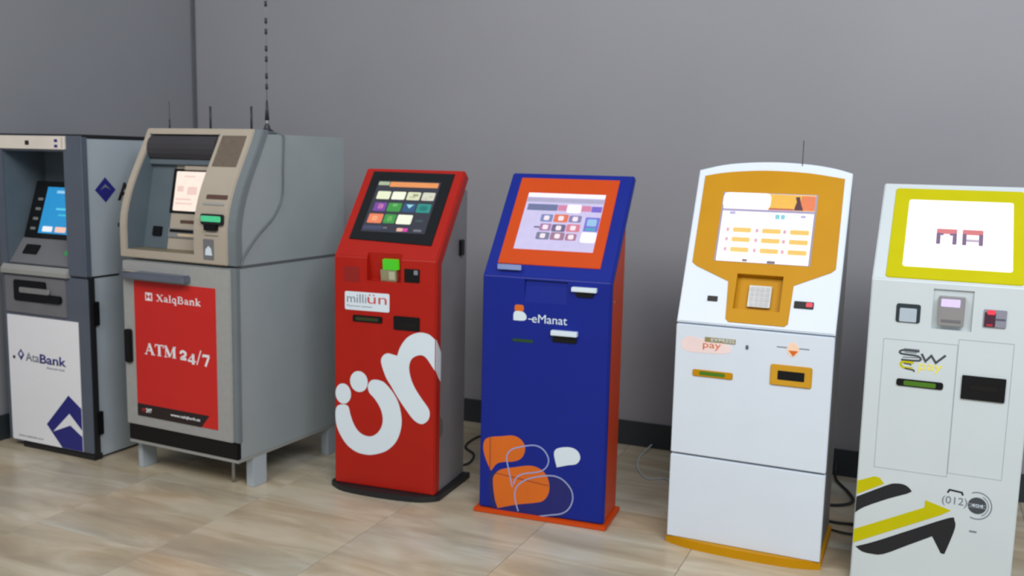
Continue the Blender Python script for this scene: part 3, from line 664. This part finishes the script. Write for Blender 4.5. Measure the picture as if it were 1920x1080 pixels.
def kiosk_amber():
    T = thing('payment_kiosk', (-.894, 3.660, 0), -.003, 'white payment kiosk with amber face and arched top', 'payment kiosk')
    W = .600; zb, dt, zt = .920, .276, 1.513; L = math.hypot(dt, zt-zb)
    pl = slantp(zb, dt, zt); F = front()
    # leaning head with arched top
    arc = [(W, .662), (.536, .681), (.437, .697), (.315, .704), (.199, .700), (.095, .687), (0, .661)]
    out = [(0, .004), (W, .004)] + smooth(arc, (0, 6), 4, False)
    head = lab(poly('head', out, pl, mWh, T, -.034, 0, .004), 'white leaning head with arched top')
    c1 = rect('c', .208, .070, .392, .222, pl, mYel, None, .05, -.0325); c1.parent = T
    face_pts = [(.026, .600), (.030, .636)]
    fp = smooth([(.026, .634), (.100, .650), (.204, .661), (.306, .664), (.441, .657), (.574, .637), (.577, .262), (.562, .247), (.430, .184), (.426, .030), (.414, .018), (.202, .018), (.189, .030), (.180, .184), (.045, .240), (.026, .255)], (0, 5, 6, 7, 8, 9, 10, 11, 12, 13, 14, 15), 3)
    face = lab(poly('face_plate', fp, pl, mYel, T, -.001, .003, .001), 'amber face plate')
    c2 = rect('c', .212, .074, .389, .219, pl, mYel, None, .05, -.031); c2.parent = T
    bpy.context.view_layer.update(); cut(head, [c1]); cut(face, [c2]); drop(c1)
    drop(c2)
    tray = lab(rect('keypad_recess', .2085, .0705, .3915, .2215, pl, mYel, T, -.0300, -.0322), 'amber recess around the keypad')
    for q in ((.2085, .0705, .2115, .2215), (.3885, .0705, .3915, .2215), (.2085, .0705, .3915, .0735), (.2085, .2185, .3915, .2215)):
        rect('recess_side', *q, pl, mYel, tray, .001, -.0315)
    kp = lab(rect('keypad', .262, .092, .348, .180, pl, mSteel, T, -.014, -.031, .003, .001), 'steel keypad')
    for i_ in range(4):
        for j_ in range(4): rect('key', .267+.0195*i_, .097+.0200*j_, .2835+.0195*i_, .1135+.0200*j_, pl, mat('key_steel', (150, 152, 156), .35, .6), kp, -.0125, -.0145, .002)
    lab(rect('reader_window', .108, .097, .148, .119, pl, mBlk, T, .003, -.002, .002, .001), 'small black window')
    rd = lab(rect('card_reader', .440, .096, .512, .124, pl, mBlk, T, .005, -.002, .003, .001), 'black card reader with red light')
    rect('reader_light', .484, .103, .508, .121, pl, glow('crimson', (235, 60, 80)), rd, .0058, .0045, .004)
    rect('screen_frame', .112, .266, .482, .564, pl, mat('lilac_frame', (150, 140, 160), .4), T, .004, .002)
    sc = lab(rect('screen', .120, .268, .474, .561, pl, glow('bright', (255, 250, 252), 1.3), T, .0045, .0035), 'bright white screen')
    def g(nm, a, b, c_, d, col, s=1.0, r=.004, name='icon', t=.0054):
        return rect(name, a, b, c_, d, pl, glow(nm, col, s), sc, t, .0044, r)
    g('sunset', .296, .493, .474, .560, (246, 190, 70), 1, .001, 'banner'); g('sunset2', .420, .495, .474, .556, (238, 130, 80), 1, .006, 'banner', .0060)
    g('bright', .116, .494, .304, .562, (255, 250, 252), 1.3, .020, 'banner', .0066)
    poly('silhouette', [(.396, .494), (.404, .53), (.398, .55), (.414, .552), (.422, .52), (.432, .494)], pl, glow('maroon', (90, 34, 50), .9), sc, .0060, .0070)
    rect('silhouette', .30, .493, .395, .500, pl, glow('brick', (190, 90, 70)), sc, .0068, .0050, .003)
    g('lilacbar', .120, .482, .474, .492, (170, 160, 196), 1, .001, 'banner', .0060)
    g('lilac', .148, .468, .172, .480, (186, 180, 224)); g('aqua3', .328, .454, .346, .474, (130, 208, 222)); g('aqua3', .350, .454, .366, .474, (130, 208, 222)); g('lilac', .425, .463, .445, .474, (215, 210, 236))
    for r_, zz in enumerate((.392, .351, .308)):
        for c_, uu in enumerate((.170, .285, .392)):
            g('buttonyellow', uu, zz, uu+.072, zz+.020, (250, 200, 100), 1, .005, 'on_screen_button')
            g('blush', uu+.006, zz-.010, uu+.066, zz-.006, (252, 226, 214), 1, .001, 'mark')
            g('rosemark', uu-.026, zz+.002, uu-.014, zz+.018, (226, 170, 186), 1, .003, 'mark')
    g('darkmark', .222, .270, .242, .280, (120, 105, 120), .9, .003, 'mark'); g('darkmark', .318, .268, .350, .278, (120, 105, 120), .9, .003, 'mark')
    # body behind and lower doors
    lab(prism_x('body', [(.030, .036), (.030, .85), (.062, .925), (.325, 1.475), (.42, 1.475), (.42, .036)], .010, W-.008, mat('mid_grey_steel', (142, 140, 138), .45, .1), T, .003), 'grey steel body')
    d1 = lab(box('door', (0, -.001, .388), (W, .030, .914), mWh, T, .003), 'white middle door')
    d2 = lab(box('door', (0, -.001, .034), (W, .030, .380), mWh, T, .003), 'white bottom door')
    # middle door fittings
    lg = poly('logo', smooth([(.022, .836), (.050, .868), (.110, .860), (.200, .850), (.222, .832), (.200, .812), (.110, .806), (.045, .808)], (), 4), F, mPink, d1, .001, .0018)
    rect('logo', .116, .852, .236, .871, F, mat('olive_print', (150, 136, 86), .5), d1, .0028, .001, .002)
    text('lettering', 'EXPRESS', F, .140, .855, .232, .868, mPrW, d1, .01, .0034)
    text('lettering', 'pay', F, .110, .820, .180, .846, mOrgP, d1, .0, .0026)
    rect('lock', .276, .838, .286, .854, F, mSlate, d1, .004, .0, .003)
    rect('logo', .392, .858, .512, .862, F, mGreyInk, d1, .0018, .001)
    poly('logo', smooth([(.430, .860), (.450, .884), (.474, .862), (.472, .842), (.452, .826), (.434, .840)], (), 3), F, mat('pale_orange_print', (244, 208, 180), .5), d1, .001, .0024)
    poly('logo', [(.436, .850), (.472, .850), (.454, .828)], F, mOrgP, d1, .002, .0030)
    s = lab(poly('coin_slot', rrect(.074, .711, .232, .738, .006), F, mYel, d1, 0, .006, .002), 'amber slot surround'); rect('slot_mouth', .102, .718, .202, .733, F, mGreen, s, .0068, .005, .004)
    s = lab(poly('receipt_tray', rrect(.374, .711, .528, .792, .008), F, mDisp, d1, 0, .008, .003), 'amber receipt surround'); rect('slot_mouth', .402, .735, .501, .770, F, mBlk, s, .0092, .006, .003)
    pp = smooth([(-.006, .012), (.10, -.020), (.30, -.032), (.50, -.020), (.604, .012), (.604, .425), (-.006, .425)], (0, 4, 5, 6), 4)
    lab(poly('base_plate', pp, Plane((0, 0, 0), (1, 0, 0), (0, 1, 0)), mYel, T, 0, .034, .003), 'amber base plate with bowed front')
kiosk_amber()

def kiosk_yellow():
    T = thing('payment_kiosk', (-.179, 3.623, 0), -.006, 'white payment kiosk with yellow screen frame and black and yellow arrows, rightmost', 'payment kiosk')
    W = .530; zb, dt, zt = 1.150, .401, 1.486
    pl = slantp(zb, dt, zt); F = front()
    sh = lab(prism_x('front_shell', offset_profile(zb, dt, zt, .040, .012), 0, W, mWhG, T, .004, 3), 'white bent front shell')
    c = prism_x('c', [(-.05, .985), (-.05, 1.128), (.008, 1.128), (.020, .992), (.020, .985)], .206, .336, mWhG, None, 0); c.parent = T
    bpy.context.view_layer.update(); cut(sh, [c]); drop(c)
    lab(prism_x('body', [(.038, .012), (.038, 1.130), (.40, 1.440), (.42, 1.440), (.42, .012)], .006, W-.006, mWhG, T, .003), 'white body')
    lab(rect('screen_bezel', .044, .010, .486, .492, pl, mLime, T, .0035, -.002, .012, .0015), 'yellow screen frame')
    sc = lab(rect('screen', .096, .068, .450, .426, pl, glow('bright2', (255, 255, 255), 1.35), T, .0045, .003, .010), 'bright white screen with two small red icons')
    for a, b in ((.200, .268), (.286, .354)):
        rect('icon', a, .244, b, .270, pl, glow('softred', (224, 128, 132)), sc, .0054, .0044, .004)
        rect('icon', a, .190, a+.014, .248, pl, glow('dustpurple', (128, 104, 140)), sc, .0058, .0044, .003)
        rect('icon', b-.014, .190, b, .248, pl, glow('dustpurple', (128, 104, 140)), sc, .0058, .0044, .003)
    rect('icon', .30, .208, .342, .220, pl, glow('palemark', (196, 180, 200)), sc, .0058, .0044, .003)
    rect('icon', .214, .236, .224, .246, pl, glow('dustpurple', (128, 104, 140)), sc, .0058, .0044, .003); rect('icon', .244, .236, .254, .246, pl, glow('dustpurple', (128, 104, 140)), sc, .0058, .0044, .003)
    cm = lab(rect('camera_window', .089, 1.000, .169, 1.067, F, mat('dark_slate', (40, 52, 58), .4), T, .005, -.002, .008, .002), 'dark-framed reader window')
    rect('pane', .101, 1.003, .157, 1.052, F, mat('pale_pane', (176, 188, 198), .3), cm, .0062, .004, .004)
    R = Plane((0, .021, .985), (1, 0, 0), (0, -.013, .14))
    kp = lab(rect('bill_acceptor', .226, .018, .310, .120, R, mat('warm_steel', (160, 158, 160), .4, .4), T, .024, 0, .003, .001), 'steel bill acceptor')
    lab(rect('acceptor_light', .233, .086, .294, .114, R, glow('lilacwhite', (222, 205, 255), 1.1), T, .0255, .023, .003), 'lit violet-white mouth')
    rect('slot_mouth', .236, .030, .300, .040, R, mSlate2, kp, .0252, .023, .002)
    cr = lab(rect('card_reader', .370, 1.008, .441, 1.069, F, mat('reader_grey', (138, 138, 150), .4), T, .006, -.002, .003, .001), 'grey card reader with red light')
    rect('reader_body', .373, 1.010, .407, 1.060, F, mat('dark_maroon', (72, 34, 52), .4), cr, .0075, .005, .003)
    rect('reader_light', .380, 1.052, .405, 1.068, F, glow('redlight', (250, 60, 84)), cr, .0085, .005, .004)
    rect('reader_light', .380, 1.012, .400, 1.019, F, glow('redlight2', (200, 30, 60), .8), cr, .0085, .005, .003)
    rect('slot_mouth', .408, 1.034, .438, 1.040, F, mSlate, cr, .0075, .005, .002)
    # service panels with thin gaps
    gp = mat('seam_pale', (158, 166, 172), .6)
    for (a, b, c_, d) in ((.055, .455, .298, .935), (.300, .470, .472, .955)):
        ribbon('panel_seam', [([(a, b), (a, d)], .002), ([(a, d), (c_, d)], .002), ([(c_, d), (c_, b)], .002), ([(c_, b), (a, b)], .002)], F, gp, T, t1=.0005)
    dk = mat('graphite_print', (64, 68, 74), .5)
    lab(ribbon('lettering', [(smooth([(.176, .899), (.120, .899), (.116, .886), (.172, .882), (.178, .866), (.118, .864)], (), 3, False), .0065)], F, dk, T, t1=.0012), 'grey letter S')
    lab(ribbon('lettering', [([(.184, .892), (.198, .866), (.216, .888), (.232, .864), (.262, .894)], .0075)], F, dk, T, t1=.0012), 'grey letter W')
    lab(ribbon('lettering', [([(.176, .905), (.125, .905)], .003), ([(.168, .893), (.128, .893)], .003), ([(.174, .876), (.122, .874)], .003)], F, mGreyInk, T, t1=.0016), 'fine lines of the lettering')
    ribbon('logo', [(smooth([(.160, .856), (.125, .857), (.118, .846), (.130, .836), (.158, .836)], (), 3, False), .008)], F, mLime, T, t1=.0012)
    ribbon('logo', [([(.128, .852), (.150, .850), (.152, .846)], .004), ([(.132, .834), (.162, .830), (.164, .824)], .005)], F, dk, T, t1=.0016)
    text('lettering', 'pay', F, .178, .824, .254, .856, mat('yellow_print', (236, 222, 60), .5), T, .0, .0012)
    s = lab(rect('coin_slot', .108, .769, .262, .795, F, mBlk, T, .005, -.001, .008, .001), 'black slot with green mouth'); rect('slot_mouth', .132, .773, .238, .790, F, mGreen, s, .0058, .004, .005)
    s = lab(rect('receipt_tray', .320, .747, .458, .831, F, mBlk, T, .008, -.001, .003, .002), 'black receipt opening'); rect('slot_mouth', .348, .784, .432, .800, F, mGlass, s, .0088, .006, .004)
    # arrows
    lab(poly('artwork', [(.002, .393), (.059, .419), (.078, .416), (.094, .396), (.002, .341)], F, mLime, T, 0, .0010), 'upper yellow band')
    lab(poly('artwork', smooth([(.002, .331), (.100, .390), (.130, .403), (.160, .404), (.178, .395), (.189, .382), (.173, .371), (.110, .341), (.033, .297), (.002, .270)], (0, 5, 6, 9), 3), F, mInkB, T, 0, .0010), 'upper black band')
    lab(poly('artwork', [(.002, .205), (.235, .330), (.235, .358), (.322, .334), (.290, .311), (.002, .152)], F, mLime, T, 0, .0010), 'yellow arrow')
    lab(poly('artwork', smooth([(.012, .139), (.080, .172), (.200, .240), (.319, .306), (.336, .300), (.340, .271), (.325, .210), (.313, .168), (.301, .169), (.268, .227), (.190, .178), (.110, .128), (.068, .121), (.035, .124)], (0, 7, 8, 9), 3), F, mInkB, T, 0, .0010), 'black arrow')
    # phone mark
    poly('logo', ellipse(.404, .366, .030), F, dk, T, 0, .0012)
    for vv in (.360, .370): rect('logo', .376, vv-.0025, .432, vv+.0025, F, mGreyInk, T, .0018, .001)
    ribbon('logo', [([(.404+.046*cos(t), .366+.049*sin(t)) for t in [math.radians(a) for a in range(-115, 116, 10)]], .0035), ([(.400+.040*cos(t), .366+.040*sin(t)) for t in [math.radians(a) for a in range(-60, 61, 10)]], .0025)], F, mGreyInk, T, t1=.0012)
    ribbon('logo', [([(.306, .398), (.312, .410), (.352, .406), (.356, .396)], .006)], F, mInkB, T, t1=.0012)
    text('lettering', '(012)', F, .290, .350, .372, .386, mGreyInk, T, .0, .0012)
    text('lettering', '404', F, .385, .361, .423, .372, mPrW, T, .0, .0026)
    rect('mark', .386, .266, .410, .272, F, mGreyInk, T, .0012, 0, .002)
    lab(box('plinth', (-.004, -.006, 0), (W+.004, .42, .014), mWhG, T, .002), 'white base')

kiosk_yellow()

# ------------------------------------------------------------ antennas
ZT = 1.6350
def whip(loc, z1, r, label, z0=ZT, basew=.010, wire=None):
    T = thing('stub_antenna', (loc[0], loc[1], z0), 0, label, 'antenna')
    lathe('base', [(basew, 0), (basew, .006), (basew*.5, .014), (r, .018)], (0, 0, 0), mAnt, T, 16)
    tube('rod', [(0, 0, .012), (0, 0, z1-z0)], r, mAnt, T, seg=10)
    return T
whip((-3.265, 3.70), 1.768, .0055, 'short black antenna on top of beige cash machine, left of centre')
whip((-3.015, 3.70), 1.768, .0055, 'short black antenna on top of beige cash machine, nearest the tall one')
TA = whip((-3.402, 3.57), 1.785, .0014, 'tiny thin antenna at left end of beige cash machine top')
tube('collar', [(0, 0, .015), (0, 0, .062)], .0042, mAnt, TA, seg=10)
whip((-.486, 3.95), 1.645, .0016, 'hair-thin antenna wire behind arched top of amber kiosk', 1.4755, .006)
A = thing('whip_antenna', (-2.853, 3.612, ZT), 0, 'tall black whip antenna with coils, magnetic foot and cable', 'antenna')
lathe('base', [(.042, 0), (.042, .006), (.034, .012), (.016, .026), (.010, .044), (.007, .048)], (0, 0, 0), mAnt, A, 28)
lathe('collar', [(.0075, .048), (.0085, .052), (.0085, .060), (.0070, .064)], (0, 0, 0), mSteel, A, 16)
tube('coil', [(0, 0, .064), (0, 0, .155)], lambda t: .0105-.0065*t, mAnt, A, seg=12)
tube('rod', [(0, 0, .15), (0, 0, 1.0)], .0022, mGreyInk, A)
# coils seen at the photographed heights, going on above the frame
z = .205
while z < .95:
    for dz in (0, .048): tube('coil', [(0, 0, z+dz), (0, 0, z+dz+.024)], .0062, mAnt, A, seg=12)
    z += .124
SX = -.0
# cable hanging down the side of the beige cash machine
ca, sa = cos(-.045), sin(-.045)
def atmp(x, y, z_): return (-3.467+x*ca-y*sa, 3.340+x*sa+y*ca, z_)
pts = [(.636, .262, ZT+.006), (.650, .31, ZT+.006), (.672, .327, ZT-.004), (.6755, .328, 1.60), (.6755, .321, 1.477), (.6755, .313, 1.348), (.6755, .255, 1.259), (.6755, .143, 1.176), (.6755, .056, 1.093), (.6755, .030, 1.045)]
lab(tube('antenna_cable', pts, .0042, mCableG, ATM2), 'thin grey antenna cable hanging down the side')

# ------------------------------------------------------------ floor cables
def cable(name, pts, r, m, label):
    return tag(tube(name, pts, r, m, None, 8), label, 'cable')
cable('power_cable', [(-2.14, 4.885, .10), (-2.16, 4.84, .012), (-2.22, 4.60, .006), (-2.20, 4.42, .006), (-2.10, 4.32, .006), (-2.06, 4.18, .006), (-2.10, 4.10, .006), (-2.15, 4.05, .006)], .006, mCable, 'black power cable curling on the floor behind the red kiosk')
cable('power_cable', [(-1.30, 4.885, .02), (-1.31, 4.70, .004), (-1.27, 4.52, .004), (-1.18, 4.38, .004), (-1.10, 4.42, .004), (-1.02, 4.30, .004), (-.95, 4.14, .004)], .004, mCableW, 'white cable on the floor behind the blue kiosk')
cable('power_cable', [(-.345, 4.885, .07), (-.345, 4.86, .03), (-.33, 4.78, .008), (-.26, 4.62, .008), (-.235, 4.50, .008), (-.30, 4.42, .008), (-.42, 4.40, .008), (-.50, 4.36, .008)], .007, mCable, 'looped black cable on the floor behind the amber kiosk')
cable('power_cable', [(-.52, 4.24, .007), (-.40, 4.22, .007), (-.28, 4.20, .007), (-.18, 4.22, .007), (-.10, 4.20, .007), (-.06, 4.08, .007)], .006, mCable, 'straight black cable running between the amber kiosk and the rightmost kiosk')
cable('power_cable', [(-.52, 4.10, .007), (-.36, 4.12, .007), (-.24, 4.09, .007), (-.15, 4.10, .007), (-.12, 4.06, .007)], .005, mCable, 'second straight black cable nearer the camera by the rightmost kiosk')
tag(box('power_adapter', (-.20, 4.165, 0), (-.14, 4.245, .035), mBlk, None, .004), 'small black power adapter on the floor by the rightmost kiosk', 'adapter')
